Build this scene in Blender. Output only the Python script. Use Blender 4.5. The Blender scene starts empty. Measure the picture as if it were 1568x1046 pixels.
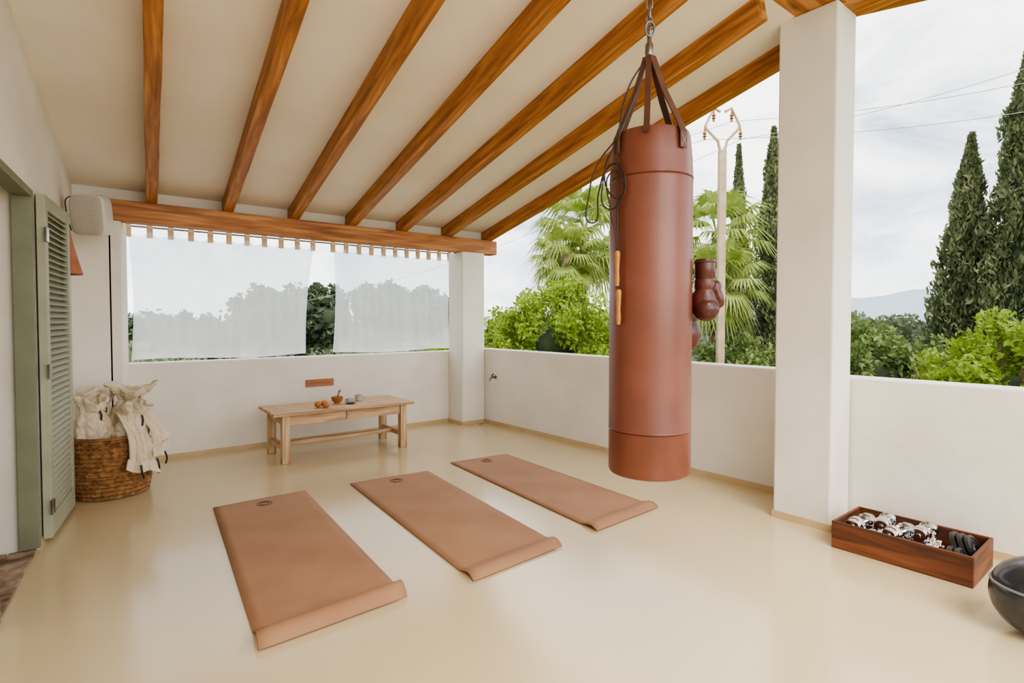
import bpy, bmesh, math, random
import numpy as np
from mathutils import Vector, Matrix
random.seed(4); RS=np.random.RandomState(7)
S=bpy.context.scene
COL=S.collection
def lin(r,g,b):
    f=lambda c:(c/255/12.92 if c/255<=0.04045 else ((c/255+0.055)/1.055)**2.4)
    return (f(r),f(g),f(b),1)
# ---------------------------------------------------------------- materials
def newmat(name):
    m=bpy.data.materials.new(name); m.use_nodes=True
    nt=m.node_tree; b=nt.nodes['Principled BSDF']; return m,nt,b
def N(nt,t,**k):
    n=nt.nodes.new(t)
    for a,v in k.items():
        if a in n.inputs: n.inputs[a].default_value=v
        else: setattr(n,a,v)
    return n
def coords(nt,scale=(1,1,1),gen='Object'):
    tc=N(nt,'ShaderNodeTexCoord'); mp=N(nt,'ShaderNodeMapping'); mp.inputs['Scale'].default_value=scale
    nt.links.new(tc.outputs[gen],mp.inputs['Vector']); return mp.outputs['Vector']
def ramp(nt,fac,stops):
    r=N(nt,'ShaderNodeValToRGB'); e=r.color_ramp.elements
    while len(e)<len(stops): e.new(0.5)
    for i,(p,c) in enumerate(stops): e[i].position=p; e[i].color=c
    nt.links.new(fac,r.inputs['Fac']); return r.outputs['Color']
def noisy(name,c1,c2,scale=5,rough=0.8,bump=0.1,bscale=None,metal=0,sc=(1,1,1),lo=0.35,hi=0.65,spec=0.5,bd=0.01,rv=None):
    m,nt,b=newmat(name); v=coords(nt,sc)
    n=N(nt,'ShaderNodeTexNoise',Scale=scale,Detail=5.0); nt.links.new(v,n.inputs['Vector'])
    nt.links.new(ramp(nt,n.outputs['Fac'],[(lo,c1),(hi,c2)]),b.inputs['Base Color'])
    b.inputs['Roughness'].default_value=rough; b.inputs['Metallic'].default_value=metal
    b.inputs['Specular IOR Level'].default_value=spec
    if rv:
        mr=N(nt,'ShaderNodeMapRange'); mr.inputs['To Min'].default_value=rv[0]; mr.inputs['To Max'].default_value=rv[1]
        nt.links.new(n.outputs['Fac'],mr.inputs['Value']); nt.links.new(mr.outputs['Result'],b.inputs['Roughness'])
    if bump:
        n2=N(nt,'ShaderNodeTexNoise',Scale=bscale or scale*6,Detail=4.0); nt.links.new(v,n2.inputs['Vector'])
        bp=N(nt,'ShaderNodeBump',Strength=bump,Distance=bd); nt.links.new(n2.outputs['Fac'],bp.inputs['Height'])
        nt.links.new(bp.outputs['Normal'],b.inputs['Normal'])
    return m
def wood(name,c1,c2,c3,axis=0,rough=0.5,fine=22,knots=True):
    m,nt,b=newmat(name); s=[fine]*3; s[axis]=1.6; v=coords(nt,tuple(s))
    n=N(nt,'ShaderNodeTexNoise',Scale=1.0,Detail=6.0,Distortion=0.6); nt.links.new(v,n.inputs['Vector'])
    col=ramp(nt,n.outputs['Fac'],[(0.3,c1),(0.52,c2),(0.72,c3)])
    if knots:
        s2=[9]*3; s2[axis]=2.2
        v2=coords(nt,tuple(s2)); vo=N(nt,'ShaderNodeTexVoronoi',Scale=0.7); nt.links.new(v2,vo.inputs['Vector'])
        k=ramp(nt,vo.outputs['Distance'],[(0.05,(0.25,0.25,0.25,1)),(0.17,(1,1,1,1))])
        mx=N(nt,'ShaderNodeMix',data_type='RGBA',blend_type='MULTIPLY'); mx.inputs[0].default_value=0.8
        nt.links.new(col,mx.inputs[6]); nt.links.new(k,mx.inputs[7]); col=mx.outputs[2]
    nt.links.new(col,b.inputs['Base Color']); b.inputs['Roughness'].default_value=rough
    bp=N(nt,'ShaderNodeBump',Strength=0.25,Distance=0.004); nt.links.new(n.outputs['Fac'],bp.inputs['Height']); nt.links.new(bp.outputs['Normal'],b.inputs['Normal'])
    return m
M={}
M['plaster']=noisy('plaster_white',lin(222,215,203),lin(231,225,214),2.0,0.85,0.3,12,bd=0.012)
M['ceil']=noisy('plaster_ceiling',lin(230,218,200),lin(237,227,211),1.5,0.9,0.3,7,bd=0.015)
M['floor']=noisy('polished_cement',lin(200,178,140),lin(209,190,154),0.9,0.2,0.03,1.3,spec=0.75,rv=(0.12,0.24),bd=0.02,lo=.2,hi=.8)
M['skirt']=noisy('skirting_cement',lin(190,164,122),lin(202,178,138),3,0.5,0.05)
W1,W2,W3=lin(122,72,34),lin(172,112,60),lin(204,148,92)
for i,a in enumerate('xyz'): M['beam'+a]=wood('beam_wood_'+a,W1,W2,W3,i,0.55)
T1,T2,T3=lin(150,112,78),lin(192,158,120),lin(216,190,154)
for i,a in enumerate('xyz'): M['pine'+a]=wood('aged_pine_'+a,T1,T2,T3,i,0.65)
C1,C2,C3=lin(60,32,20),lin(98,54,32),lin(128,76,46)
for i,a in enumerate('xyz'): M['crate'+a]=wood('crate_wood_'+a,C1,C2,C3,i,0.5,knots=False)
M['mat']=noisy('mat_rubber',lin(154,112,82),lin(164,122,90),2.5,0.75,0.15,160,bd=0.002)
M['matlogo']=noisy('mat_logo',lin(84,50,36),lin(92,56,40),4,0.7,0)
M['leather']=noisy('bag_leather',lin(102,56,41),lin(118,67,50),3,0.33,0.12,90,bd=0.003)
M['leatherd']=noisy('strap_leather',lin(72,44,34),lin(94,58,44),6,0.45,0.1,90)
M['glove']=noisy('glove_leather',lin(64,28,20),lin(84,38,27),6,0.32,0.1,60)
M['thread']=noisy('thread',lin(190,150,120),lin(200,160,130),6,0.8,0)
M['metal']=noisy('dark_steel',lin(120,118,112),lin(150,148,142),8,0.3,0,metal=1)
M['chrome']=noisy('chrome',lin(215,215,215),lin(235,235,235),8,0.12,0,metal=1)
M['iron']=noisy('black_iron',lin(34,34,36),lin(48,48,50),10,0.35,0.05)
M['cord']=noisy('dark_cord',lin(40,26,20),lin(60,38,28),20,0.6,0)
M['handle']=noisy('handle_wood',lin(170,104,40),lin(190,124,56),12,0.35,0)
M['green']=noisy('green_paint',lin(150,151,128),lin(162,163,140),4,0.55,0.05)
M['greend']=noisy('green_paint_dark',lin(112,114,90),lin(124,126,100),4,0.55,0.05)
M['white']=noisy('white_plastic',lin(206,198,186),lin(214,206,194),4,0.45,0)
M['grille']=noisy('speaker_grille',lin(166,158,146),lin(182,174,162),180,0.7,0.3,300)
M['terra']=noisy('terracotta',lin(164,106,80),lin(178,120,92),10,0.85,0.1)
M['stone']=noisy('threshold_stone',lin(100,76,60),lin(176,152,130),9,0.8,0.4,20)
M['cotton']=noisy('cotton_cloth',lin(206,190,164),lin(222,207,182),6,0.95,0.3,60)
M['tab']=noisy('curtain_tabs',lin(204,176,142),lin(220,196,164),6,0.95,0.1,60)
M['black']=noisy('black_plastic',lin(22,22,22),lin(30,30,30),6,0.5,0)
M['ball']=noisy('ball_rubber',lin(44,44,46),lin(58,58,60),6,0.2,0.05)
M['ballt']=noisy('ball_rubber_light',lin(110,110,110),lin(124,124,124),6,0.3,0.05)
M['orange']=noisy('fruit_skin',lin(176,106,50),lin(190,124,66),20,0.5,0.2)
M['ceramic']=noisy('ceramic_grey',lin(160,155,148),lin(186,180,170),10,0.4,0)
M['bowlw']=noisy('bowl_wood',lin(140,88,48),lin(164,110,64),10,0.45,0)
M['concrete']=noisy('pole_concrete',lin(168,146,118),lin(190,168,140),4,0.8,0)
M['bark']=noisy('bark',lin(92,78,62),lin(134,116,94),8,0.9,0.5)
M['seagrass']=noisy('seagrass',lin(112,76,42),lin(170,126,78),30,0.8,0.5,70,bd=0.01)
def leafmat(name,c1,c2,c3,scale=1.5,tr=0.35):
    m,nt,b=newmat(name); v=coords(nt)
    n=N(nt,'ShaderNodeTexNoise',Scale=scale,Detail=8.0,Roughness=0.7); nt.links.new(v,n.inputs['Vector'])
    c=ramp(nt,n.outputs['Fac'],[(0.32,c1),(0.5,c2),(0.68,c3)])
    nt.links.new(c,b.inputs['Base Color']); b.inputs['Roughness'].default_value=0.6
    t=N(nt,'ShaderNodeBsdfTranslucent'); nt.links.new(c,t.inputs['Color'])
    mx=N(nt,'ShaderNodeMixShader'); mx.inputs[0].default_value=tr
    nt.links.new(b.outputs[0],mx.inputs[1]); nt.links.new(t.outputs[0],mx.inputs[2])
    nt.links.new(mx.outputs[0],nt.nodes['Material Output'].inputs['Surface']); return m
M['lf_bright']=leafmat('leaves_bright',lin(88,112,30),lin(134,156,50),lin(176,192,92),3.0,0.4)
M['lf_mid']=leafmat('leaves_mid',lin(80,96,50),lin(112,130,70),lin(150,162,98),1.5)
M['lf_olive']=leafmat('leaves_olive',lin(94,104,76),lin(124,134,100),lin(154,160,126),1.0)
M['lf_cyp']=leafmat('leaves_cypress',lin(76,86,56),lin(110,118,80),lin(146,150,106),2.0,0.3)
M['lf_palm']=leafmat('leaves_palm',lin(112,130,52),lin(152,166,84),lin(188,196,122),2.0,0.4)
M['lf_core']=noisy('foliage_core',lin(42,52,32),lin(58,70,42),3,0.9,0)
M['lf_dark']=leafmat('leaves_dark',lin(56,70,50),lin(80,94,66),lin(108,118,86),0.6,0.2)
M['ground']=noisy('ground_grass',lin(92,104,56),lin(140,140,88),0.2,0.95,0)
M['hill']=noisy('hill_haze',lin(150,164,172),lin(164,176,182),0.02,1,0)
def curtain():
    m,nt,b=newmat('curtain_voile'); b.inputs['Base Color'].default_value=lin(244,243,240); b.inputs['Roughness'].default_value=0.9
    v=coords(nt,(3,3,1)); n=N(nt,'ShaderNodeTexNoise',Scale=3.0,Detail=4.0); nt.links.new(v,n.inputs['Vector'])
    t=N(nt,'ShaderNodeBsdfTranslucent'); t.inputs['Color'].default_value=(1,0.995,0.98,1)
    tr=N(nt,'ShaderNodeBsdfTransparent'); tr.inputs['Color'].default_value=(0.86,0.94,1,1)
    a=N(nt,'ShaderNodeMixShader'); a.inputs[0].default_value=0.82
    nt.links.new(b.outputs[0],a.inputs[1]); nt.links.new(t.outputs[0],a.inputs[2])
    c=N(nt,'ShaderNodeMixShader'); mr=N(nt,'ShaderNodeMapRange'); mr.inputs['To Min'].default_value=0.36; mr.inputs['To Max'].default_value=0.48
    nt.links.new(n.outputs['Fac'],mr.inputs['Value']); nt.links.new(mr.outputs['Result'],c.inputs[0])
    nt.links.new(a.outputs[0],c.inputs[1]); nt.links.new(tr.outputs[0],c.inputs[2])
    nt.links.new(c.outputs[0],nt.nodes['Material Output'].inputs['Surface']); return m
M['curtain']=curtain()
# ---------------------------------------------------------------- geometry helpers
def group(name,loc=(0,0,0),rz=0):
    e=bpy.data.objects.new(name,None); e.location=loc; e.rotation_euler=(0,0,rz); e.empty_display_size=0.1; COL.objects.link(e); return e
def obj(name,v,f,mat,parent=None,smooth=False,loc=(0,0,0),rot=(0,0,0)):
    me=bpy.data.meshes.new(name); me.from_pydata([tuple(x) for x in v],[],f); me.update()
    mats=mat if isinstance(mat,(list,tuple)) else [mat]
    for q in mats: me.materials.append(q)
    if smooth: me.polygons.foreach_set('use_smooth',[True]*len(me.polygons))
    o=bpy.data.objects.new(name,me); COL.objects.link(o); o.location=loc; o.rotation_euler=rot
    if parent: o.parent=parent
    return o
def bev(o,w=0.004,s=2):
    m=o.modifiers.new('bevel','BEVEL'); m.width=w; m.segments=s; m.limit_method='ANGLE'; return o
BF=[(0,3,2,1),(4,5,6,7),(0,1,5,4),(1,2,6,5),(2,3,7,6),(3,0,4,7)]
def box(name,a,b,mat,parent=None,bevel=0.004,rot=(0,0,0)):
    c=[(a[i]+b[i])/2 for i in range(3)]; h=[abs(b[i]-a[i])/2 for i in range(3)]
    v=[(sx*h[0],sy*h[1],sz*h[2]) for sz in(-1,1) for sx,sy in((-1,-1),(1,-1),(1,1),(-1,1))]
    o=obj(name,v,BF,mat,parent,loc=c,rot=rot)
    if bevel: bev(o,bevel)
    return o
def prism(name,base,z0,z1,mat,parent=None,bevel=0.01):
    n=len(base); zz1=z1 if isinstance(z1,(list,tuple)) else [z1]*n
    v=[(x,y,z0) for x,y in base]+[(x,y,zz1[i]) for i,(x,y) in enumerate(base)]
    f=[tuple(range(n))[::-1],tuple(range(n,2*n))]+[(i,(i+1)%n,n+(i+1)%n,n+i) for i in range(n)]
    o=obj(name,v,f,mat,parent)
    if bevel: bev(o,bevel)
    return o
def lathe(name,prof,mat,parent=None,seg=48,loc=(0,0,0),rot=(0,0,0),fn=None,arc=2*math.pi):
    v=[];f=[]; full=abs(arc-2*math.pi)<1e-6; ns=seg if full else seg+1
    for (r,z) in prof:
        for i in range(ns):
            a=arc*i/seg; rr=r
            if fn: rr=fn(r,z,a)
            v.append((rr*math.cos(a),rr*math.sin(a),z))
    for j in range(len(prof)-1):
        for i in range(seg):
            k=(i+1)%ns
            f.append((j*ns+i,j*ns+k,(j+1)*ns+k,(j+1)*ns+i))
    o=obj(name,v,f,mat,parent,True,loc,rot)
    m=o.modifiers.new('es','EDGE_SPLIT'); m.split_angle=math.radians(40)
    return o
def tube(name,pts,r,mat,parent=None,cyc=False,bez=True):
    c=bpy.data.curves.new(name,'CURVE'); c.dimensions='3D'; c.bevel_depth=r; c.bevel_resolution=3; c.resolution_u=8; c.use_fill_caps=True
    if bez:
        s=c.splines.new('BEZIER'); s.bezier_points.add(len(pts)-1)
        for p,q in zip(s.bezier_points,pts): p.co=q; p.handle_left_type=p.handle_right_type='AUTO'
    else:
        s=c.splines.new('POLY'); s.points.add(len(pts)-1)
        for p,q in zip(s.points,pts): p.co=(*q,1)
    s.use_cyclic_u=cyc; c.materials.append(mat)
    o=bpy.data.objects.new(name,c); COL.objects.link(o)
    if parent:o.parent=parent
    return o
def ribbon(name,pts,w,side,mat,parent=None,th=0.004):
    v=[];f=[]; sd=Vector(side).normalized()
    for p in pts:
        p=Vector(p); v+= [p-sd*w/2,p+sd*w/2]
    for i in range(len(pts)-1): f.append((2*i,2*i+1,2*i+3,2*i+2))
    o=obj(name,v,f,mat,parent); m=o.modifiers.new('s','SOLIDIFY'); m.thickness=th; m.offset=0; return o
def blob(name,parts,mat,parent=None,vox=0.008,loc=(0,0,0),rot=(0,0,0),sm=4):
    bm=bmesh.new()
    for (c,s,r) in parts:
        mt=Matrix.Translation(c)@Matrix.Rotation(r[2],4,'Z')@Matrix.Rotation(r[1],4,'Y')@Matrix.Rotation(r[0],4,'X')@Matrix.Diagonal((*s,1))
        bmesh.ops.create_icosphere(bm,subdivisions=3,radius=1,matrix=mt)
    me=bpy.data.meshes.new(name); bm.to_mesh(me); bm.free(); me.materials.append(mat)
    o=bpy.data.objects.new(name,me); COL.objects.link(o); o.location=loc; o.rotation_euler=rot
    if parent:o.parent=parent
    m=o.modifiers.new('r','REMESH'); m.mode='VOXEL'; m.voxel_size=vox; m.use_smooth_shade=True
    if sm: m2=o.modifiers.new('s','SMOOTH'); m2.iterations=sm; m2.factor=0.6
    return o
def arr_obj(name,V,F,mat,parent=None,smooth=False):
    return obj(name,V.tolist(),F.tolist(),mat,parent,smooth)
def leafmesh(C,size,up=0.0,asp=0.4,out=None,ob=0.0):
    n=len(C); d=RS.normal(size=(n,3)); 
    if out is not None: d+=out*ob
    d[:,2]+=up; d/=np.linalg.norm(d,axis=1)[:,None]
    w=np.cross(d,RS.normal(size=(n,3))); w/=np.linalg.norm(w,axis=1)[:,None]
    s=(size*(0.6+0.8*RS.rand(n)))[:,None]
    V=np.stack([C-d*s*.5,C+w*s*asp*.5,C+d*s*.5,C-w*s*asp*.5],1).reshape(-1,3)
    F=np.arange(4*n).reshape(-1,4); return V,F
def ico_core(blobs):
    Vs=[];Fs=[];o=0
    for c,s in blobs:
        nu,nv=12,8; v=[];f=[]
        for j in range(nv+1):
            th=math.pi*j/nv
            for i in range(nu):
                ph=2*math.pi*i/nu; k=1+0.12*math.sin(5*ph+3*th+c[0])
                v.append((c[0]+s[0]*k*math.sin(th)*math.cos(ph),c[1]+s[1]*k*math.sin(th)*math.sin(ph),c[2]+s[2]*math.cos(th)))
        for j in range(nv):
            for i in range(nu):
                f.append((j*nu+i,(j+1)*nu+i,(j+1)*nu+(i+1)%nu,j*nu+(i+1)%nu))
        Vs+=v; Fs+=[tuple(q+o for q in t) for t in f]; o+=len(v)
    return Vs,Fs
def crown(center,rad,ncl,clr,nl):
    c=np.array(center);r=np.array(rad)
    u=RS.normal(size=(ncl,3)); u/=np.linalg.norm(u,axis=1)[:,None]; k=(0.35+0.65*RS.rand(ncl)**0.5)[:,None]
    cc=c+u*k*r; idx=RS.randint(0,ncl,nl); o=RS.normal(size=(nl,3)); o/=np.linalg.norm(o,axis=1)[:,None]
    return cc[idx]+o*clr*(RS.rand(nl)**0.4)[:,None],cc
def tree(name,x,y,zc,rad,mat,nl=9000,ncl=60,clr=0.35,ls=0.1,zg=-3.0,core=0.6,up=0.0):
    g=group(name,(x,y,zg)); z=zc-zg
    C,cc=crown((0,0,z),rad,ncl,clr,nl); V,F=leafmesh(C,ls,up,0.5); arr_obj('foliage',V,F,mat,g)
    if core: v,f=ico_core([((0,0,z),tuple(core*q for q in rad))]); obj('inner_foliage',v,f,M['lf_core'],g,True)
    tube('trunk',[(0,0,0),(0.08,0.03,z*.4),(0,0,z)],0.11 if rad[0]<2.5 else .2,M['bark'],g)
    for i in range(0,min(ncl,14)):
        p=cc[i]; tube('branch_%d'%i,[(0,0,max(0.3,z-rad[2]*.8)),(p[0]*.5,p[1]*.5,(z+p[2])/2-.2),tuple(p)],0.028,M['bark'],g)
    return g
def cypress(name,x,y,ztop,r,zg=-3.0,n=15000,lean=(0,0),ls=0.17,seed=0.0):
    g=group(name,(x,y,zg)); H=ztop-zg
    def rad(t):
        return r*np.minimum(1,(t/0.1+0.25))*np.clip(1-np.clip((t-0.25)/0.75,0,1)**1.35,0.0,1)**0.95
    t=RS.rand(n)**0.9; ph=RS.rand(n)*2*np.pi
    lump=1+0.20*np.sin(ph*4+t*26+seed)+0.16*np.sin(ph*7-t*47+seed*2)+.12*np.sin(t*33+seed*3)
    rr=(rad(t)*lump)*(0.70+0.42*RS.rand(n)**1.5)+0.03
    C=np.stack([rr*np.cos(ph)+lean[0]*t,rr*np.sin(ph)+lean[1]*t,t*H],1)
    out=np.stack([np.cos(ph),np.sin(ph),0*ph],1)
    V,F=leafmesh(C,ls,2.2,0.35,out,0.5); arr_obj('foliage',V,F,M['lf_cyp'],g)
    v=[];f=[];nu=14;nv=26
    for j in range(nv+1):
        tt=j/nv
        for i in range(nu):
            a=2*math.pi*i/nu; q=float(rad(np.array([tt]))[0])*0.62*(1+0.1*math.sin(3*a+tt*20))
            v.append((q*math.cos(a)+lean[0]*tt,q*math.sin(a)+lean[1]*tt,tt*H*0.985))
    for j in range(nv):
        for i in range(nu): f.append((j*nu+i,j*nu+(i+1)%nu,(j+1)*nu+(i+1)%nu,(j+1)*nu+i))
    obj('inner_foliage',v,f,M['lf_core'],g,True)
    tube('trunk',[(0,0,0),(0,0,1)],0.15,M['bark'],g)
    return g
def palm(name,x,y,z,R,zg=-3.0,nf=40):
    g=group(name,(x,y,zg)); H=z-zg
    tube('trunk',[(0.1,0,0),(0,0.05,H*.5),(0,0,H)],0.13,M['bark'],g)
    V=[];F=[]
    for k in range(nf):
        az=k*2.399+random.uniform(-.2,.2); el=math.radians(80-150*(k/nf)**0.9)
        d=Vector((math.cos(az)*math.cos(el),math.sin(az)*math.cos(el),math.sin(el)))
        L=R*0.55*random.uniform(.8,1.15); side=d.cross(Vector((0,0,1)))
        if side.length<.05: side=Vector((1,0,0))
        side.normalize(); upv=side.cross(d).normalized()
        h=Vector((0,0,H)); hub=h+d*L+Vector((0,0,-0.05*L))
        i0=len(V); V+= [tuple(h-side*.02),tuple(h+side*.02),tuple(hub+side*.015),tuple(hub-side*.015)]; F.append((i0,i0+1,i0+2,i0+3))
        nl=21
        for q in range(nl):
            a=math.radians(-95+190*q/(nl-1)); dd=(d*math.cos(a)+side*math.sin(a)).normalized()
            ll=R*0.58*(0.7+0.3*math.cos(a))*random.uniform(.85,1.1)
            wv=(side*math.cos(a)-d*math.sin(a)).normalized()*0.024*R
            m1=hub+dd*ll*.5+upv*0.04*R; tip=hub+dd*ll+Vector((0,0,-0.42*ll))
            i0=len(V); V+=[tuple(hub),tuple(m1-wv),tuple(tip),tuple(m1+wv)]; F.append((i0,i0+1,i0+2,i0+3))
    obj('fronds',V,F,M['lf_palm'],g)
    return g
# ---------------------------------------------------------------- room shell
XL=lambda y:-0.64+0.106*y
RB=lambda y:2.50+0.1865*(6.2-y)
RS_=0.093
RH=0.15
CZ=lambda y:RB(y)+RH
box('floor',(-1.3,-3,-0.3),(4.63,6.72,0),M['floor'],bevel=0)
g=group('wall_left')
def lseg(n,y0,y1,z0,full=True,z1=None,t=0.62):
    zz=[CZ(y0)+.02,CZ(y1)+.02,CZ(y1)+.02,CZ(y0)+.02] if full else z1
    prism(n,[(XL(y0),y0),(XL(y1),y1),(XL(y1)-t,y1),(XL(y0)-t,y0)],z0,zz,M['plaster'],g,0)
lseg('section_near',-0.6,3.35,0); lseg('section_far',4.42,6.72,0); lseg('section_over_door',3.35,4.42,2.18)
g=group('wall_back')
prism('pier',[(XL(6.22),6.22),(0.30,6.22),(0.30,6.72),(XL(6.22),6.72)],0,2.49,M['plaster'],g,0)
prism('pier_edge',[(0.28,6.22),(0.378,6.22),(0.44,6.50),(0.44,6.72),(0.28,6.72)],0,2.31,M['plaster'],g,0.008)
prism('parapet',[(0.43,6.50),(4.43,6.50),(4.43,6.72),(0.43,6.72)],0,0.975,M['plaster'],g,0.012)
prism('upper_strip',[(XL(6.36)-.1,6.36),(4.60,6.36),(4.60,6.46),(XL(6.36)-.1,6.46)],2.485,2.625,M['plaster'],g,0)
g=group('wall_right')
prism('parapet_far',[(4.43,1.72),(4.63,1.72),(4.63,6.72),(4.43,6.72)],0,1.01,M['plaster'],g,0.012)
prism('parapet_near',[(4.22,-3),(4.42,-3),(4.42,1.88),(4.22,1.88)],0,1.005,M['plaster'],g,0.012)
prism('column_corner',[(4.07,6.15),(4.43,6.15),(4.43,6.50),(4.07,6.50)],0,2.31,M['plaster'],None,0.015)
prism('column_front',[(3.90,1.52),(4.20,1.52),(4.20,1.90),(3.90,1.90)],0,3.47,M['plaster'],None,0.012)
def cx(y): return 4.60+RS_*(y-6.2)
yy=[6.46,-0.6]
v=[];
for y in yy: v+=[(XL(y)-.62,y,CZ(y)),(cx(y),y,CZ(y)),(cx(y),y,CZ(y)+.08),(XL(y)-.62,y,CZ(y)+.08)]
obj('ceiling',v,[(0,4,5,1),(2,6,7,3),(1,5,6,2),(0,3,7,4),(0,1,2,3),(7,6,5,4)],M['ceil'])
box('ceiling_beam',(0.28,6.20,2.31),(4.68,6.38,2.50),M['beamx'],bevel=0.008)
box('ceiling_beam',(-1.2,1.50,3.47),(4.24,1.80,3.74),M['beamx'],bevel=0.008)
def rafter(y0,y1,x62,w=0.092):
    a=Vector((x62+RS_*(y0-6.2),y0,RB(y0))); b=Vector((x62+RS_*(y1-6.2),y1,RB(y1)))
    d=(b-a); L=d.length; d.normalize(); xs=Vector((d.y,-d.x,0)).normalized(); zs=xs.cross(d)
    if zs.z<0: zs=-zs; 
    h=RH*0.98; ny=24; ph=random.random()*9
    v=[];f=[]
    for j in range(ny+1):
        sy=-1+2*j/ny; wob=0.004*math.sin(sy*9+ph)+.003*math.sin(sy*23+ph)
        v+=[(-w/2+wob*.7,sy*L/2,wob*.8),(w/2+wob*.5,sy*L/2,wob*.5),(w/2,sy*L/2,h),(-w/2,sy*L/2,h)]
    for j in range(ny):
        for i in range(4): f.append((4*j+i,4*j+(i+1)%4,4*j+4+(i+1)%4,4*j+4+i))
    f+=[(3,2,1,0),(4*ny,4*ny+1,4*ny+2,4*ny+3)]
    o=obj('ceiling_beam',v,f,M['beamy']); mt=Matrix((( xs.x,d.x,zs.x,0),(xs.y,d.y,zs.y,0),(xs.z,d.z,zs.z,0),(0,0,0,1))); mt.translation=(a+b)/2
    o.matrix_world=mt; m=bev(o,0.006).modifiers[0]; m.angle_limit=math.radians(50)
for i in range(7):
    rafter(1.8,6.36,0.623+0.6555*i)
    if i<6: rafter(-0.6,1.5,0.623+0.6555*i)
a=Vector((4.05,1.66)); dr=Vector((0.366,-0.93)); nr=Vector((0.93,0.366))
p=[a-nr*.11,a+nr*.11,a+nr*.11+dr*3.2,a-nr*.11+dr*3.2]
prism('ceiling_beam',[(q.x,q.y) for q in p],3.46,3.72,M['beamy'],None,0.008)
box('baseboard_right',(4.422,1.72,0),(4.43,6.15,0.05),M['skirt'],bevel=0)
box('baseboard_right',(4.212,-3,0),(4.22,1.52,0.05),M['skirt'],bevel=0)
box('baseboard_back',(0.44,6.492,0),(4.07,6.5,0.045),M['skirt'],bevel=0)
g=group('baseboard_columns')
box('skirt_a',(4.062,6.142,0),(4.43,6.15,0.045),M['skirt'],g,0); box('skirt_b',(4.062,6.15,0),(4.07,6.5,0.045),M['skirt'],g,0)
box('skirt_c',(3.892,1.512,0),(4.20,1.52,0.05),M['skirt'],g,0); box('skirt_d',(3.892,1.52,0),(3.90,1.905,0.05),M['skirt'],g,0)
prism('baseboard_left',[(XL(4.42)+.008,4.42),(XL(6.22)+.008,6.22),(XL(6.22),6.22),(XL(4.42),4.42)],0,0.045,M['skirt'],None,0)
g=group('door_1')
prism('frame_far',[(XL(4.38)+.012,4.375),(XL(4.38)-.085,4.375),(XL(4.42)-.085,4.419),(XL(4.42)+.012,4.419)],0.02,2.18,M['greend'],g,0.004)
prism('frame_near',[(XL(3.35)+.012,3.351),(XL(3.39)+.012,3.395),(XL(3.39)-.085,3.395),(XL(3.35)-.085,3.351)],0.02,2.18,M['greend'],g,0.004)
prism('frame_head',[(XL(3.35)+.012,3.395),(XL(4.38)+.012,4.375),(XL(4.38)-.085,4.375),(XL(3.35)-.085,3.395)],2.135,2.179,M['greend'],g,0.004)
for k in range(3):
    y0=3.40+k*0.335; prism('door_stile_%d'%k,[(XL(y0)-.52,y0),(XL(y0+.325)-.52,y0+.325),(XL(y0+.325)-.56,y0+.325),(XL(y0)-.56,y0)],0.04,2.16,M['green'],g,0.006)
g=group('threshold_stones')
yy=3.36
k=0
while yy<4.40:
    w=random.uniform(.13,.22); y1=min(yy+w,4.41); xo=0
    while xo<0.6:
        d=random.uniform(.12,.2); x1=min(xo+d,0.61)
        prism('stone_%d'%k,[(XL(yy)-xo-.006,yy+.006),(XL(y1)-xo-.006,y1-.006),(XL(y1)-x1+.006,y1-.006),(XL(yy)-x1+.006,yy+.006)],0.0,0.014+random.uniform(0,.006),M['stone'],g,0.004); k+=1; xo=x1
    yy=y1
def shutter():
    p0=Vector((-0.130,4.50)); p1=Vector((-0.012,5.22)); d=p1-p0; L=d.length
    g=group('window_shutter',(p0.x,p0.y,0.03),math.atan2(d.y,d.x))
    th=0.045; H=2.15
    box('stile_1',(0,-th/2,0),(0.07,th/2,H),M['green'],g); box('stile_2',(L-.07,-th/2,0),(L,th/2,H),M['green'],g)
    box('rail_1',(0.07,-th/2,0),(L-.07,th/2,.14),M['green'],g); box('rail_2',(0.07,-th/2,H-.09),(L-.07,th/2,H),M['green'],g)
    box('back_board',(0.05,.016,.1),(L-.05,.021,H-.05),M['green'],g,0)
    z=.165; i=0
    while z<H-.1:
        box('slat_%d'%i,(0.065,-.026,z-.0045),(L-.065,.020,z+.0045),M['green'],g,0.001,rot=(math.radians(38),0,0)); i+=1
        z+=.040
    for zz in(.2,1.05,1.9): box('hinge_%d'%i,(-.03,-.035,zz-.045),(.03,-.022,zz+.045),M['metal'],g,0.002); i+=1
shutter()
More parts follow.
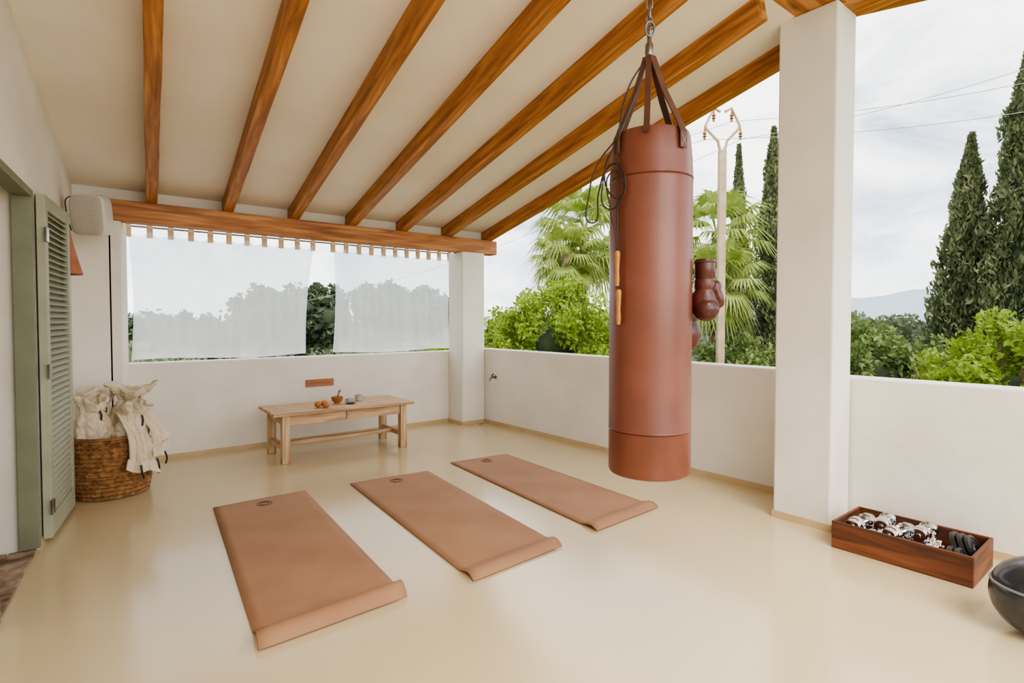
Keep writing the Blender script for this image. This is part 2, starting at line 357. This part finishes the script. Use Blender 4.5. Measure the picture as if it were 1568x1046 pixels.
# ---------------------------------------------------------------- curtains
def curt(x0,x1,xb0,xb1,ph):
    g=group('curtain',(0,6.60,0)); nx=200;nz=36; v=[];f=[]
    for j in range(nz+1):
        t=j/nz
        for i in range(nx+1):
            s=i/nx; bow=0.05*math.sin(math.pi*t)*(s-.5)*-1.2
            x=(x0+(x1-x0)*s)*t+(xb0+(xb1-xb0)*s)*(1-t)+bow
            sag=0.036*abs(math.sin(s*math.pi*10))*t**8
            fold=abs(math.sin(s*math.pi*10))
            y=0.030*(fold-.5)*t**2.5+0.012*math.sin(s*38+ph+t*1.5)*(0.4+.6*t)+0.020*math.sin(s*15+ph+t*2)+.006*math.sin(s*83+ph+t*3)
            v.append((x,y,1.0+1.27*t-sag+0.012*math.sin(s*7+ph)*(1-t)))
    for j in range(nz):
        for i in range(nx): a=j*(nx+1)+i; f.append((a,a+1,a+nx+2,a+nx+1))
    obj('panel',v,f,M['curtain'],g,True)
    for k in range(11):
        x=x0+(x1-x0)*k/10
        ribbon('tab_%d'%k,[(x,0.01,2.22),(x,0.014,2.31),(x,-0.002,2.345),(x,-.014,2.31),(x,-.01,2.22)],0.05,(1,0,0),M['tab'],g,0.002)
curt(0.46,2.26,0.47,2.17,0.3); curt(2.50,4.15,2.50,4.14,1.7)
tube('curtain_rod',[(0.44,6.60,2.325),(4.25,6.60,2.325)],0.009,M['metal'],bez=False)
# ---------------------------------------------------------------- yoga mats
def mat_(A,B,C,D,hump):
    g=group('yoga_mat',(A[0],A[1],0)); nx,ny=12,140; A,B,C,D=[Vector(q)-Vector(A) for q in (A,B,C,D)]
    v=[];f=[]; L=(D-A).length; s0=1-0.17/L
    for j in range(ny+1):
        s=s0*j/100 if j<100 else s0+(1-s0)*(j-100)/(ny-100)
        for i in range(nx+1):
            u=i/nx; p=(A*(1-u)+B*u)*(1-s)+(D*(1-u)+C*u)*s
            z=0.004+0.0012*math.sin(s*30+u*4)**2
            if s>s0:
                q=(s-s0)/(1-s0); z+=hump*math.sin(math.pi*q**1.5)**0.9*(0.8+.2*u)
            v.append((p.x,p.y,z))
    for j in range(ny):
        for i in range(nx): a=j*(nx+1)+i; f.append((a,a+nx+1,a+nx+2,a+1))
    o=obj('sheet',v,f,M['mat'],g,True); m=o.modifiers.new('s','SOLIDIFY'); m.thickness=0.006; m.offset=1
    c=(A+B)/2*(0.93)+(C+D)/2*0.07
    for r in (0.052,0.03):
        pts=[(c.x+r*math.cos(t*math.pi/16),c.y+r*math.sin(t*math.pi/16),0.0115) for t in range(32)]
        tube('logo_ring_%d'%int(r*1000),pts,0.0028,M['matlogo'],g,True,False)
mat_((0.809,4.572),(1.478,4.562),(1.305,2.485),(0.598,2.465),0.055)
mat_((1.845,4.522),(2.558,4.455),(2.349,2.45),(1.660,2.41),0.03)
mat_((2.888,4.582),(3.524,4.512),(3.405,2.52),(2.70,2.485),0.026)
# ---------------------------------------------------------------- punching bag
CR=math.radians(-38.6)
g=group('punching_bag',(2.087,1.597,0),CR)
zb,zt,R=0.70,2.235,0.185
pr=[(0.0,zb-.004),(R-.02,zb-.002),(R-.006,zb+.004),(R,zb+.016)]
def seam(z): return [(R,z-.012),(R+.002,z-.004),(R-.003,z),(R+.002,z+.004),(R,z+.012)]
pr+=seam(0.90)+[(R,1.3),(R,1.7)]+seam(2.03)+[(R-.003,2.12),(R-.012,zt-.02),(R-.018,zt),(R-.03,zt+.002),(0.0,zt-.01)]
lathe('body',pr,M['leather'],g,72)
AP=(-.012,0,2.60)
def strap(n,ax,ay,down,w=0.034,mat='leatherd'):
    r=R-.014; l=math.hypot(ax,ay); ex,ey=ax/l*r,ay/l*r; sd=(-ay,ax,0)
    k=R+.004
    pts=[(AP[0]+ax*.02,AP[1]+ay*.02,AP[2]-.005),(AP[0]*.5+ex*.5,ey*.5,(AP[2]+zt)/2),(ex*1.0,ey*1.0,zt+.012),(ax/l*k,ay/l*k,zt-.03),(ax/l*k,ay/l*k,zt-down)]
    ribbon(n,pts,w,sd,M[mat],g,0.005)
strap('strap_1',-.75,-.35,.1); strap('strap_2',-.35,-.95,.03,0.026); strap('strap_3',.52,-.85,.095,0.04); strap('strap_4',.8,.6,.1); strap('strap_5',-.7,.7,.1)
ax,ay=.5219,-.853; k=R+.0075
for i,(d1,d2) in enumerate([(-1,1),(1,-1)]):
    tube('stitch_%d'%i,[(ax*k-ay*.014*d1,ay*k+ax*.014*d1,zt-.085),(ax*k-ay*.014*d2,ay*k+ax*.014*d2,zt-.045)],.0012,M['thread'],g,bez=False)
lathe('swivel',[(0,2.59),(.014,2.595),(.018,2.61),(.018,2.65),(.010,2.66),(.01,2.69),(0,2.70)],M['metal'],g,20,(AP[0],0,0))
z=2.705;i=0
while z<3.47:
    pts=[]
    for k in range(20):
        t=2*math.pi*k/20; a=0.013*math.cos(t); b=0.018*math.sin(t)+(0.010 if math.sin(t)>0 else -0.010)
        pts.append((AP[0]+(a if i%2 else 0),(0 if i%2 else a),z+b))
    tube('chain_link_%d'%i,pts,0.0046,M['metal'],g,True,False); z+=.044;i+=1
tube('chain_ring',[(AP[0]+.020*math.cos(t*.3927),-.012,2.715+.032*math.sin(t*.3927)) for t in range(16)],0.005,M['metal'],g,True)
jr=group('jump_rope',(2.087,1.597,0),CR)
q=lambda u,v,y=-.05:((u-997)*.003007,y,1.4+(490-v)*.003007)
tube('cord_1',[q(985,100,-.02),q(957,150,-.06),q(940,235,-.1),q(939,300,-.11),q(939,392,-.118)],0.0035,M['cord'],jr)
tube('cord_2',[q(938,225,-.07),q(915,255),q(901,300,-.06),q(905,345,-.05),q(915,300),q(930,262,-.06),q(944,270,-.125),q(942,320,-.122),q(925,325,-.08),q(920,285,-.08),q(932,240,-.09)],0.0035,M['cord'],jr)
tube('cord_3',[q(936,235,-.08),q(924,262,-.07),q(928,300,-.08),q(943,312,-.122),q(945,285,-.125),q(934,272,-.1),q(930,330,-.1),q(938,372,-.118),q(940,447,-.122)],0.0035,M['cord'],jr)
hp=[(0,0),(.008,.002),(.011,.03),(.0085,.07),(.012,.12),(.013,.145),(.009,.155),(0,.156)]
lathe('handle_1',hp,M['handle'],jr,20,q(939,441,-.122)); lathe('handle_2',hp,M['handle'],jr,20,q(941,497,-.124))
def glove(nm,x,y,z,rz,s=1.0):
    g=group(nm,(x,y,z),rz); 
    o=blob('glove_body',[((0,0,-.09*s),(.068*s,.055*s,.085*s),(0,0,0)),((0.005,-.012*s,-.12*s),(.062*s,.06*s,.06*s),(0,0,0)),((.0,0,0.0),(.05*s,.045*s,.07*s),(0,0,0)),
        ((0.060*s,-.02*s,-.060*s),(.024*s,.026*s,.055*s),(0,math.radians(-18),0)),((0.045*s,-.01*s,-.02*s),(.03*s,.03*s,.04*s),(0,math.radians(20),0))],M['glove'],g,0.005,sm=3)
    lathe('cuff',[(.040*s,.02*s),(.047*s,.03*s),(.050*s,.11*s),(.046*s,.118*s),(.041*s,.11*s),(.036*s,.04*s)],M['glove'],g,28,(0,0,0.0))
    tube('cuff_trim',[(.050*s*math.cos(t*.3927),.050*s*math.sin(t*.3927),.105*s) for t in range(16)],.004,M['leatherd'],g,True)
    return g
glove('boxing_glove',2.278,1.437,1.565,math.radians(-50),0.95)
glove('boxing_glove',2.340,1.565,1.42,math.radians(150),0.95)
gl=group('glove_laces',(2.087,1.597,0),CR)
tube('lace_1',[q(1040,225,.13),q(1057,280,.13),q(1060,340,.08),q(1063,388,.01)],.003,M['cord'],gl)
tube('lace_2',[q(1045,225,.14),q(1060,300,.14),q(1062,380,.14),q(1066,440,.14)],.003,M['cord'],gl)
# ---------------------------------------------------------------- bench table
g=group('coffee_table',(2.25,5.82,0),math.radians(-2)); W,D,Hh=1.48,.66,.50
for k in range(4):
    y0=-D/2+k*D/4; box('plank_%d'%k,(-W/2+random.uniform(0,.012),y0+.001,Hh-.03),(W/2-random.uniform(0,.012),y0+D/4-.001,Hh),M['pinex'],g,0.004)
lx,ly=0.62,.27
k=0
for sx in(-1,1):
    for sy in(-1,1):
        box('leg_%d'%k,(sx*lx-.038,sy*ly-.038,0),(sx*lx+.038,sy*ly+.038,Hh-.03),M['pinez'],g,0.006); k+=1
    box('side_apron_%d'%k,(sx*lx-.014,-ly+.04,Hh-.13),(sx*lx+.014,ly-.04,Hh-.03),M['piney'],g)
    box('side_stretcher_%d'%k,(sx*lx-.02,-ly+.04,.12),(sx*lx+.02,ly-.04,.17),M['piney'],g)
box('apron_front',(-lx+.038,-ly-.02,Hh-.13),(-.02,-ly+.01,Hh-.03),M['pinex'],g)
box('drawer_front',(-.015,-ly-.026,Hh-.125),(lx-.042,-ly+.01,Hh-.034),M['pinex'],g)
box('apron_back',(-lx+.038,ly-.01,Hh-.13),(lx-.038,ly+.02,Hh-.03),M['pinex'],g)
box('long_stretcher',(-lx,-.025,.125),(lx,.025,.165),M['pinex'],g)
lathe('drawer_knob',[(0,-.02),(.012,-.018),(.012,-.01),(.006,0)],M['iron'],g,16,(0.0,-ly-.03,Hh-.08),(math.radians(90),0,0))
def tp(x,y): return (x,y,0.5)
def fruit(x,y,r):
    lathe('orange_fruit',[(0.002,0.04*r)]+[(r*math.sin(t)*1.0,r-r*.92*math.cos(t)) for t in [i*math.pi/12 for i in range(1,12)]]+[(.002,r*1.88)],M['orange'],None,24,tp(x,y))
fruit(1.98,5.68,.036); fruit(2.055,5.70,.036); fruit(2.04,5.61,.034)
g=group('mortar_and_pestle',tp(2.24,5.83))
lathe('mortar',[(0,0),(.035,0),(.03,.01),(.05,.03),(.062,.06),(.063,.075),(.055,.075),(.045,.04),(.02,.02),(0,.018)],M['bowlw'],g,32)
tube('pestle',[(-.01,0,.03),(.03,.01,.13)],.009,M['bowlw'],g,bez=False)
lathe('pestle_knob',[(0,-.015),(.013,-.008),(.014,.005),(0,.014)],M['bowlw'],g,16,(.032,.01,.135))
lathe('small_plate',[(0,0),(.035,0),(.055,.014),(.053,.017),(.034,.006),(0,.005)],M['iron'],None,32,tp(2.35,5.73))
def cup(x,y,r,h):
    g=group('tea_cup',tp(x,y)); lathe('cup_body',[(0,0),(r*.75,0),(r,.01),(r*1.02,h),(r*.92,h),(r*.9,.012),(0,.01)],M['ceramic'],g,28)
    tube('cup_handle',[(r,0,h*.8),(r+.022,0,h*.7),(r+.02,0,h*.35),(r*.98,0,h*.25)],.004,M['ceramic'],g)
cup(2.50,5.88,.036,.07); cup(2.38,5.86,.032,.04)
g=group('terracotta_vent',(2.29,6.497,.665)); box('frame',(-.165,-.012,-.042),(.165,.004,.042),M['terra'],g,.003)
box('slot',(-.145,-.014,-.010),(.145,-.011,.010),M['bowlw'],g,.001)
g=group('wall_tap',(4.43,5.90,.64)); tube('pipe',[(0,0,0),(-.06,0,0),(-.085,0,-.01),(-.09,0,-.045)],.013,M['metal'],g)
tube('lever',[(-.055,0,.012),(-.055,0,.035),(-.055,-.03,.045)],.008,M['iron'],g); lathe('collar',[(0.012,0),(.024,0),(.024,-.01),(.012,-.01)],M['metal'],g,20,(0,0,0),(0,math.radians(90),0))
g=group('floor_socket',(4.30,6.02,0)); box('cover',(-.04,-.03,0),(.04,.03,.012),M['ceramic'],g,.004); box('cap',(-.02,-.015,.012),(.02,.015,.02),M['metal'],g,.003)
# ---------------------------------------------------------------- speaker + sconce
g=group('wall_speaker',(0.155,5.66,2.25),math.radians(-22))
def rbox(n,hx,hy,hz,mat,e=4.0,loc=(0,0,0),rot=(0,0,0)):
    v=[];f=[];nu,nv=48,24
    sg=lambda a,p: math.copysign(abs(a)**p,a)
    for j in range(nv+1):
        th=-math.pi/2+math.pi*j/nv
        for i in range(nu):
            ph=2*math.pi*i/nu; p=2/e
            v.append((hx*sg(math.cos(th),p)*sg(math.cos(ph),p),hy*sg(math.cos(th),p)*sg(math.sin(ph),p),hz*sg(math.sin(th),p)))
    for j in range(nv):
        for i in range(nu): f.append((j*nu+i,j*nu+(i+1)%nu,(j+1)*nu+(i+1)%nu,(j+1)*nu+i))
    return obj(n,v,f,mat,g,True,loc,rot)
tl=math.radians(10)
rbox('cabinet',.125,.11,.165,M['white'],5.0,rot=(tl,0,0))
rbox('grille',.108,.03,.148,M['grille'],6.0,loc=(0,-.09,-.016),rot=(tl,0,0))
box('bracket_arm',(-.09,.06,.03),(-.06,.17,.06),M['metal'],g); box('bracket_plate',(-.16,.10,-.04),(-.10,.112,.09),M['metal'],g)
tube('cable',[(-.1,.05,.1),(-.16,.03,.15),(-.19,.04,0.02),(-.17,.07,-.12)],.004,M['black'],g)
g=group('wall_sconce',(XL(5.5)+.004,5.5,-.01),math.radians(-90+6))
lathe('shade',[(.045,2.19),(.055,2.185),(.085,2.0),(.135,1.80),(.145,1.765),(.135,1.765),(.08,1.99),(.046,2.18)],M['terra'],g,32,arc=math.pi)
box('back_plate',(-.05,0,1.9),(.05,.02,2.17),M['terra'],g)
# ---------------------------------------------------------------- basket
g=group('wicker_basket',(0.245,5.53,0))
def bfn(r,z,a): 
    return r+ (0.007*math.sin(z*2*math.pi/0.034)+0.004*math.sin(a*42+ (math.floor(z/0.017))*math.pi)) if r>.05 else r
prof=[(0.0,0.006),(0.20,0.006)]+[(0.235+0.045*math.sin(math.pi*min(1,(k/90)*0.8+.12)),0.008+0.46*k/90) for k in range(91)]
rt=prof[-1][0]; prof+=[(rt+.008,.472),(rt-.004,.482),(rt-.022,.47),(rt-.03,.30),(0.0,.28)]
lathe('weave',prof,M['seagrass'],g,126,fn=bfn)
for k,zz in enumerate((.472,.20)):
    tube('rim_%d'%k,[((rt+(.0 if k==0 else .03))*math.cos(t*.2618),(rt+(.0 if k==0 else .03))*math.sin(t*.2618),zz) for t in range(24)],.014,M['seagrass'],g,True)
cb=group('laundry_bags',(0.245,5.53,0))
ctex=bpy.data.textures.new('crumple','CLOUDS'); ctex.noise_scale=.07; ctex.noise_depth=3
def crumple(o,s=.05):
    m=o.modifiers.new('sub','SUBSURF'); m.levels=m.render_levels=1
    m=o.modifiers.new('d','DISPLACE'); m.texture=ctex; m.strength=s; m.mid_level=.5; m.texture_coords='GLOBAL'
def sack(n,x,y,z0,z1,r,tx,ty,k,open_=1.0):
    m=30; v=[];f=[];ns=60
    for j in range(m+1):
        t=j/m
        if t<.62: rr=r*(0.9+.15*math.sin(t*4.6)) 
        elif t<.80: rr=r*(1.0-.42*math.sin((t-.62)/.18*math.pi/2))
        else: rr=r*(.58+.55*open_*((t-.80)/.2)**.8)
        for i in range(ns):
            a=2*math.pi*i/ns; w=1+ (0.03+.16*(t**4))*math.sin(a*5+k+2*t)+(.02+.07*t**3)*math.sin(a*9-k*2)+.06*math.sin(a*2+t*5+k)
            v.append((x+tx*t+rr*w*math.cos(a),y+ty*t+rr*w*math.sin(a),z0+(z1-z0)*t+ .035*t**3*math.sin(a*2+k)))
    for j in range(m):
        for i in range(ns): f.append((j*ns+i,j*ns+(i+1)%ns,(j+1)*ns+(i+1)%ns,(j+1)*ns+i))
    o=obj(n,v,f,M['cotton'],cb,True); o.modifiers.new('s','SOLIDIFY').thickness=.003; crumple(o,.055)
    c=(x+tx*.80,y+ty*.80,z0+(z1-z0)*.80)
    tube(n+'_cord',[(c[0]+r*.30,c[1]-r*.5,c[2]+.02),(c[0]+r*.5,c[1]-r*.62,c[2]-.03),(c[0]+r*.45,c[1]-r*.85,c[2]-.09)],.007,M['black'],cb)
sack('sack_1',-.10,-.03,.32,.78,.12,-.03,-.02,0.4,.6); sack('sack_2',.08,.06,.32,.86,.13,.09,.02,2.1,1.3); sack('sack_3',-.04,.12,.32,.82,.11,-.05,.02,4.0); sack('sack_4',.10,-.07,.32,.72,.11,.06,-.05,5.5,.7)
def drape(n,ang,wd,zlow,k,zhi=.66,off=0):
    v=[];f=[];nx,ny=40,44
    path=[(.06,zhi),(.16,zhi-.01),(.24,.57),(.285,.50),(.31,.42),(.32,.30),(.33,zlow+.08),(.35,zlow)]
    for j in range(ny+1):
        t=j/ny*(len(path)-1); a=min(int(t),len(path)-2); q_=t-a; r=path[a][0]*(1-q_)+path[a+1][0]*q_+off; z=path[a][1]*(1-q_)+path[a+1][1]*q_
        for i in range(nx+1):
            s=i/nx-.5; aa=ang+s*wd/.3*(1-.3*math.sin(j/ny*3)); fold=.018*math.sin(s*17+k+j*.05)*(0.3+j/ny)+.008*math.sin(s*41+k*2)
            v.append(((r+.012+fold)*math.cos(aa),(r+.012+fold)*math.sin(aa),z-.12*(s+.5)*(j/ny)*math.sin(k)+.015*math.sin(s*9+k)))
    for j in range(ny):
        for i in range(nx): a=j*(nx+1)+i; f.append((a,a+1,a+nx+2,a+nx+1))
    o=obj(n,v,f,M['cotton'],cb,True); o.modifiers.new('s','SOLIDIFY').thickness=.004; crumple(o,.03)
drape('drape_1',math.radians(-52),.30,.24,1.0); drape('drape_2',math.radians(-18),.30,.28,5.2,.64,.03)
for k,(a,z) in enumerate([(-62,.20),(-38,.22),(-12,.24)]):
    a=math.radians(a); tube('cord_end_%d'%k,[(.37*math.cos(a),.37*math.sin(a),z+.06),(.385*math.cos(a),.385*math.sin(a),z),(.375*math.cos(a+.05),.375*math.sin(a+.05),z-.05)],.007,M['black'],cb)
# ---------------------------------------------------------------- dumbbell crate
g=group('wooden_crate',(3.866,1.07,0)); a,b,h,t=.213,.345,.165,.016
box('side_left',(-a,-b,0),(-a+t,b,h),M['cratey'],g); box('side_right',(a-t,-b,0),(a,b,h),M['cratey'],g)
box('end_near',(-a+t,-b,0),(a-t,-b+t,h),M['cratex'],g); box('end_far',(-a+t,b-t,0),(a-t,b,h),M['cratex'],g)
box('bottom',(-a+t,-b+t,0.004),(a-t,b-t,.018),M['cratey'],g)
def dumbbell(x,y,z,rz,s=1):
    p=[(0,-.115),(.012,-.115),(.013,-.105),(.037,-.104),(.039,-.1),(.039,-.080),(.034,-.077),(.046,-.075),(.048,-.071),(.048,-.045),(.044,-.042),(.018,-.04),(.014,-.03),(.016,0)]
    p=p+[(r,-zz) for r,zz in reversed(p[:-1])]; p=[(r*s,zz*s) for r,zz in p]
    return lathe('dumbbell',p,M['chrome'],None,36,(x,y,z),(math.radians(90),0,rz))
for k,(x,y,z,r) in enumerate([(3.735,1.27,.067,2),(3.84,1.27,.067,-2),(3.945,1.27,.067,2),(3.76,1.03,.067,-3),(3.87,1.03,.067,3),(3.985,1.04,.067,-2),
        (3.80,1.30,.150,82),(3.92,1.21,.150,95),(3.80,1.10,.150,76),(3.93,1.01,.150,88)]):
    dumbbell(x,y,z,math.radians(r))
def plate(x,y,z,rx,ry,R=.085):
    lathe('weight_plate',[(.014,-.009),(.03,-.011),(.035,-.006),(R-.018,-.006),(R-.014,-.011),(R,-.009),(R,.009),(R-.014,.011),(R-.018,.006),(.035,.006),(.03,.011),(.014,.009),(.014,-.009)],M['iron'],None,40,(x,y,z),(rx,ry,0))
for k in range(3): plate(3.94,.775+.034*k,.110,math.radians(60),0,.085)
for k in range(2): plate(3.77,.79+.034*k,.095,math.radians(60),0,.068)
# medicine ball
g=group('medicine_ball',(3.335,.435,.172)); r=.172
pp=[(r*math.sin(t),-r*math.cos(t)) for t in [i*math.pi/40 for i in range(0,41)]]
pp=[(max(q_*(1-.03*math.exp(-((z-.05)/.008)**2)),0.0005),z) for q_,z in pp]
lathe('ball_body',pp,M['ball'],g,64)
lathe('grip_recess',[(.0,.168),(.03,.171),(.045,.171),(.052,.168),(.052,.162)],M['black'],g,32)
tube('grip_handle',[(-.05,0,.160),(-.03,0,.180),(.03,0,.180),(.05,0,.160)],.011,M['ballt'],g)
tube('ball_band',[((r*.955)*math.cos(t*.3927),(r*.955)*math.sin(t*.3927),.05) for t in range(16)],.006,M['ballt'],g,True)
# ---------------------------------------------------------------- outside
obj('ground',[(-250,-250,-3),(350,-250,-3),(350,350,-3),(-250,350,-3)],[(0,1,2,3)],M['ground'])
tree('broadleaf_tree',7.7,8.2,0.80,(1.45,1.4,1.50),M['lf_bright'],17000,85,.30,.105,core=.3)
tree('broadleaf_tree',7.4,10.2,0.25,(1.4,1.3,1.4),M['lf_bright'],13000,70,.30,.105,core=.3)
tree('broadleaf_tree',9.8,7.7,-0.4,(1.4,1.3,1.3),M['lf_mid'],12000,60,.36,.12,core=.4)
tree('broadleaf_tree',10.7,1.75,0.25,(1.2,1.0,1.15),M['lf_bright'],14000,70,.28,.10,core=.3)
tree('olive_tree',16.0,5.4,0.0,(2.0,1.6,1.3),M['lf_mid'],10000,60,.45,.16)
tree('olive_tree',13.6,7.0,-.3,(1.7,1.5,1.35),M['lf_mid'],10000,60,.4,.15)
tree('olive_tree',19.5,7.0,.1,(2.0,2.2,1.5),M['lf_olive'],9000,60,.5,.18)
palm('palm_tree',11.7,11.3,3.95,1.7,nf=38); palm('palm_tree',14.6,8.85,3.9,1.6,nf=38)
palm('palm_tree',10.2,10.5,3.1,1.15,nf=28); palm('palm_tree',13.2,8.0,2.4,1.35,nf=30)
cypress('cypress_tree',17.0,8.4,7.3,.72,n=13000,seed=1); cypress('cypress_tree',18.9,10.6,7.7,.5,n=9000,seed=2)
cypress('cypress_tree',18.6,4.2,6.3,.80,lean=(0.05,-.25),n=18000,seed=3.3); cypress('cypress_tree',18.4,2.95,8.4,.98,n=24000,lean=(.1,-.15),seed=4.1)
cypress('cypress_tree',17.6,1.3,8.0,.9,n=14000,seed=5)
for (x,y,zt,r) in [(8.9,31.3,3.3,2.3),(5.0,34.3,1.7,2.2),(13.2,27.7,3.2,1.4),(15.3,26.3,2.8,1.4),(12.6,34.8,3.3,1.3),(2.5,36,1.5,2.4),(11,31,2.4,1.5)]:
    tree('pine_tree',x,y,zt-r*.75,(r,r,r*.75),M['lf_dark'],3500,30,.6,.4,core=.8)
Vs=[];Fs=[];off=0;bl=[]
for k in range(190):
    an=math.radians(-25+130*k/190); t=random.uniform(42,78); x=t*math.cos(an);y=t*math.sin(an); r=random.uniform(2.5,4.5); top=random.uniform(0.2,1.9)
    C,_=crown((x,y,top-r*.7),(r,r,r*.7),14,.9,420); V,F=leafmesh(C,.6,0,.6); Vs.append(V); Fs.append(F+off); off+=len(V); bl.append(((x,y,top-r*.75),(r*.85,r*.85,r*.65)))
g=group('distant_treeline'); arr_obj('foliage',np.concatenate(Vs),np.concatenate(Fs),M['lf_dark'],g)
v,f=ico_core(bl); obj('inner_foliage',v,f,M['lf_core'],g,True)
Vs=[];Fs=[];off=0;bl=[]
for k in range(120):
    an=math.radians(-5+100*random.random()); t=random.uniform(11,32); x=4+t*math.cos(an);y=t*math.sin(an); 
    if y<7 and x<9: continue
    r=random.uniform(1.0,2.0); top=random.uniform(-1.2,-.1)+t*.02
    C,_=crown((x,y,top-r*.7),(r,r,r*.7),20,.5,900); V,F=leafmesh(C,.25,0,.5); Vs.append(V); Fs.append(F+off); off+=len(V); bl.append(((x,y,top-r*.75),(r*.8,r*.8,r*.6)))
g=group('garden_scrub'); arr_obj('foliage',np.concatenate(Vs),np.concatenate(Fs),M['lf_olive'],g)
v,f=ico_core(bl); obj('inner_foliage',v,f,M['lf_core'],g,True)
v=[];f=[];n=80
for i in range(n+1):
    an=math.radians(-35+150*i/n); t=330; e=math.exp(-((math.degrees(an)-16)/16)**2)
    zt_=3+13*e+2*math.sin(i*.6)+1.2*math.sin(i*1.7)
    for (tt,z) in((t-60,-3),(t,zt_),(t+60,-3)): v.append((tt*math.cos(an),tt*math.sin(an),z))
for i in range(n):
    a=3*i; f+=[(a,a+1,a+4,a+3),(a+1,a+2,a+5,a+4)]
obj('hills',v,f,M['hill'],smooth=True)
g=group('dead_tree_stump',(13.2,3.4,-3)); tube('trunk',[(0,0,0),(.1,.1,2),(.05,0,3.2)],.11,M['bark'],g)
for k,(x,y,z) in enumerate([(.25,.15,3.65),(-.2,.2,3.6),(.1,-.25,3.5),(-.08,-.1,3.75)]): tube('limb_%d'%k,[(.05,0,3.1),(x*.6,y*.6,3.3),(x,y,z)],.035,M['bark'],g)
# utility pole
g=group('utility_pole',(11.47,6.83,-3),CR); H=9.15
o=box('mast',(-.08,-.07,0),(.08,.07,H-.95),M['concrete'],g,.015)
for s in(-1,1):
    tube('arm_%d'%s,[(s*.03,0,H-1.05),(s*.10,0,H-.75),(s*.36,0,H-.48),(s*.38,0,H-.40),(s*.20,0,H-.02),(s*.05,0,H-.10)],.030,M['concrete'],g,bez=False)
    for k,(x,z) in enumerate([(.40,H-.42),(.20,H-.02)]):
        lathe('insulator_%d%d'%(s,k),[(0,-.30),(.03,-.29),(.02,-.25),(.045,-.23),(.02,-.19),(.045,-.17),(.02,-.11),(.012,0),(0,0)],M['bowlw'],g,12,(s*x,0,z))
g=group('power_lines')
for k,(s,e) in enumerate([((11.78,6.58,5.43),(13.6,2.05,6.3)),((11.62,6.70,5.83),(13.5,2.05,6.0)),((11.16,7.08,5.43),(13.4,2.0,5.45))]):
    s=Vector(s);e=Vector(e); e2=s+(e-s)*1.7; pts=[]
    for i in range(14):
        t=i/13; p=s.lerp(e2,t); p.z-=.35*math.sin(math.pi*t); pts.append(tuple(p))
    tube('wire_%d'%k,pts,.006,M['ceramic'],g)
    pts=[tuple(s.lerp(s+(s-e)*3,t/10)-Vector((0,0,.5*math.sin(math.pi*t/10)+.8*t/10))) for t in range(11)]
    tube('wire_far_%d'%k,pts,.006,M['ceramic'],g)
# ---------------------------------------------------------------- world + light
w=bpy.data.worlds.new('sky'); S.world=w; w.use_nodes=True; nt=w.node_tree; bg=nt.nodes['Background']
tc=N(nt,'ShaderNodeTexCoord'); sx=N(nt,'ShaderNodeSeparateXYZ'); nt.links.new(tc.outputs['Generated'],sx.inputs[0])
base=ramp(nt,sx.outputs['Z'],[(0.0,(0.90,0.93,0.96,1)),(0.09,(0.60,0.69,0.82,1)),(0.30,(0.40,0.49,0.63,1)),(1.0,(0.46,0.56,0.72,1))])
mp=N(nt,'ShaderNodeMapping'); mp.inputs['Scale'].default_value=(1.3,1.3,3.8); mp.inputs['Location'].default_value=(.35,.2,.1); nt.links.new(tc.outputs['Generated'],mp.inputs[0])
n=N(nt,'ShaderNodeTexNoise',Scale=2.3,Detail=8.0,Roughness=0.58,Distortion=0.5); nt.links.new(mp.outputs[0],n.inputs['Vector'])
cl=ramp(nt,n.outputs['Fac'],[(0.38,(0,0,0,1)),(0.62,(1,1,1,1))])
mx=N(nt,'ShaderNodeMix',data_type='RGBA'); nt.links.new(cl,mx.inputs[0]); nt.links.new(base,mx.inputs[6]); mx.inputs[7].default_value=(1.35,1.34,1.31,1)
nt.links.new(mx.outputs[2],bg.inputs['Color']); bg.inputs['Strength'].default_value=2.6
def area(name,loc,tgt,sx,sy,p,c=(1,1,1)):
    l=bpy.data.lights.new(name,'AREA'); l.shape='RECTANGLE'; l.size=sx; l.size_y=sy; l.energy=p; l.color=c
    o=bpy.data.objects.new(name,l); COL.objects.link(o); o.location=loc; o.rotation_euler=(Vector(tgt)-Vector(loc)).to_track_quat('-Z','Y').to_euler(); return o
area('added_fill_light',(1.5,-1.8,2.3),(2.2,5,1.4),3.0,2.0,80,(1,.94,.86))  # added fill behind the camera to brighten the interior; the room has no such lamp
sn=bpy.data.lights.new('sun','SUN'); sn.energy=2.6; sn.angle=math.radians(25); sn.color=(1,.95,.86)
so=bpy.data.objects.new('sun',sn); COL.objects.link(so); so.rotation_euler=(math.radians(42),0,math.radians(-25))
# ---------------------------------------------------------------- camera
c=bpy.data.cameras.new('camera'); c.sensor_width=36; c.lens=848/1568*36; c.shift_y=-0.0057; c.clip_end=1500
co=bpy.data.objects.new('camera',c); COL.objects.link(co); co.location=(0,0,1.4); co.rotation_euler=(math.radians(90-1.6),0,CR); S.camera=co
S.view_settings.view_transform='AgX'; S.view_settings.look='AgX - Medium High Contrast'; S.view_settings.exposure=-0.05
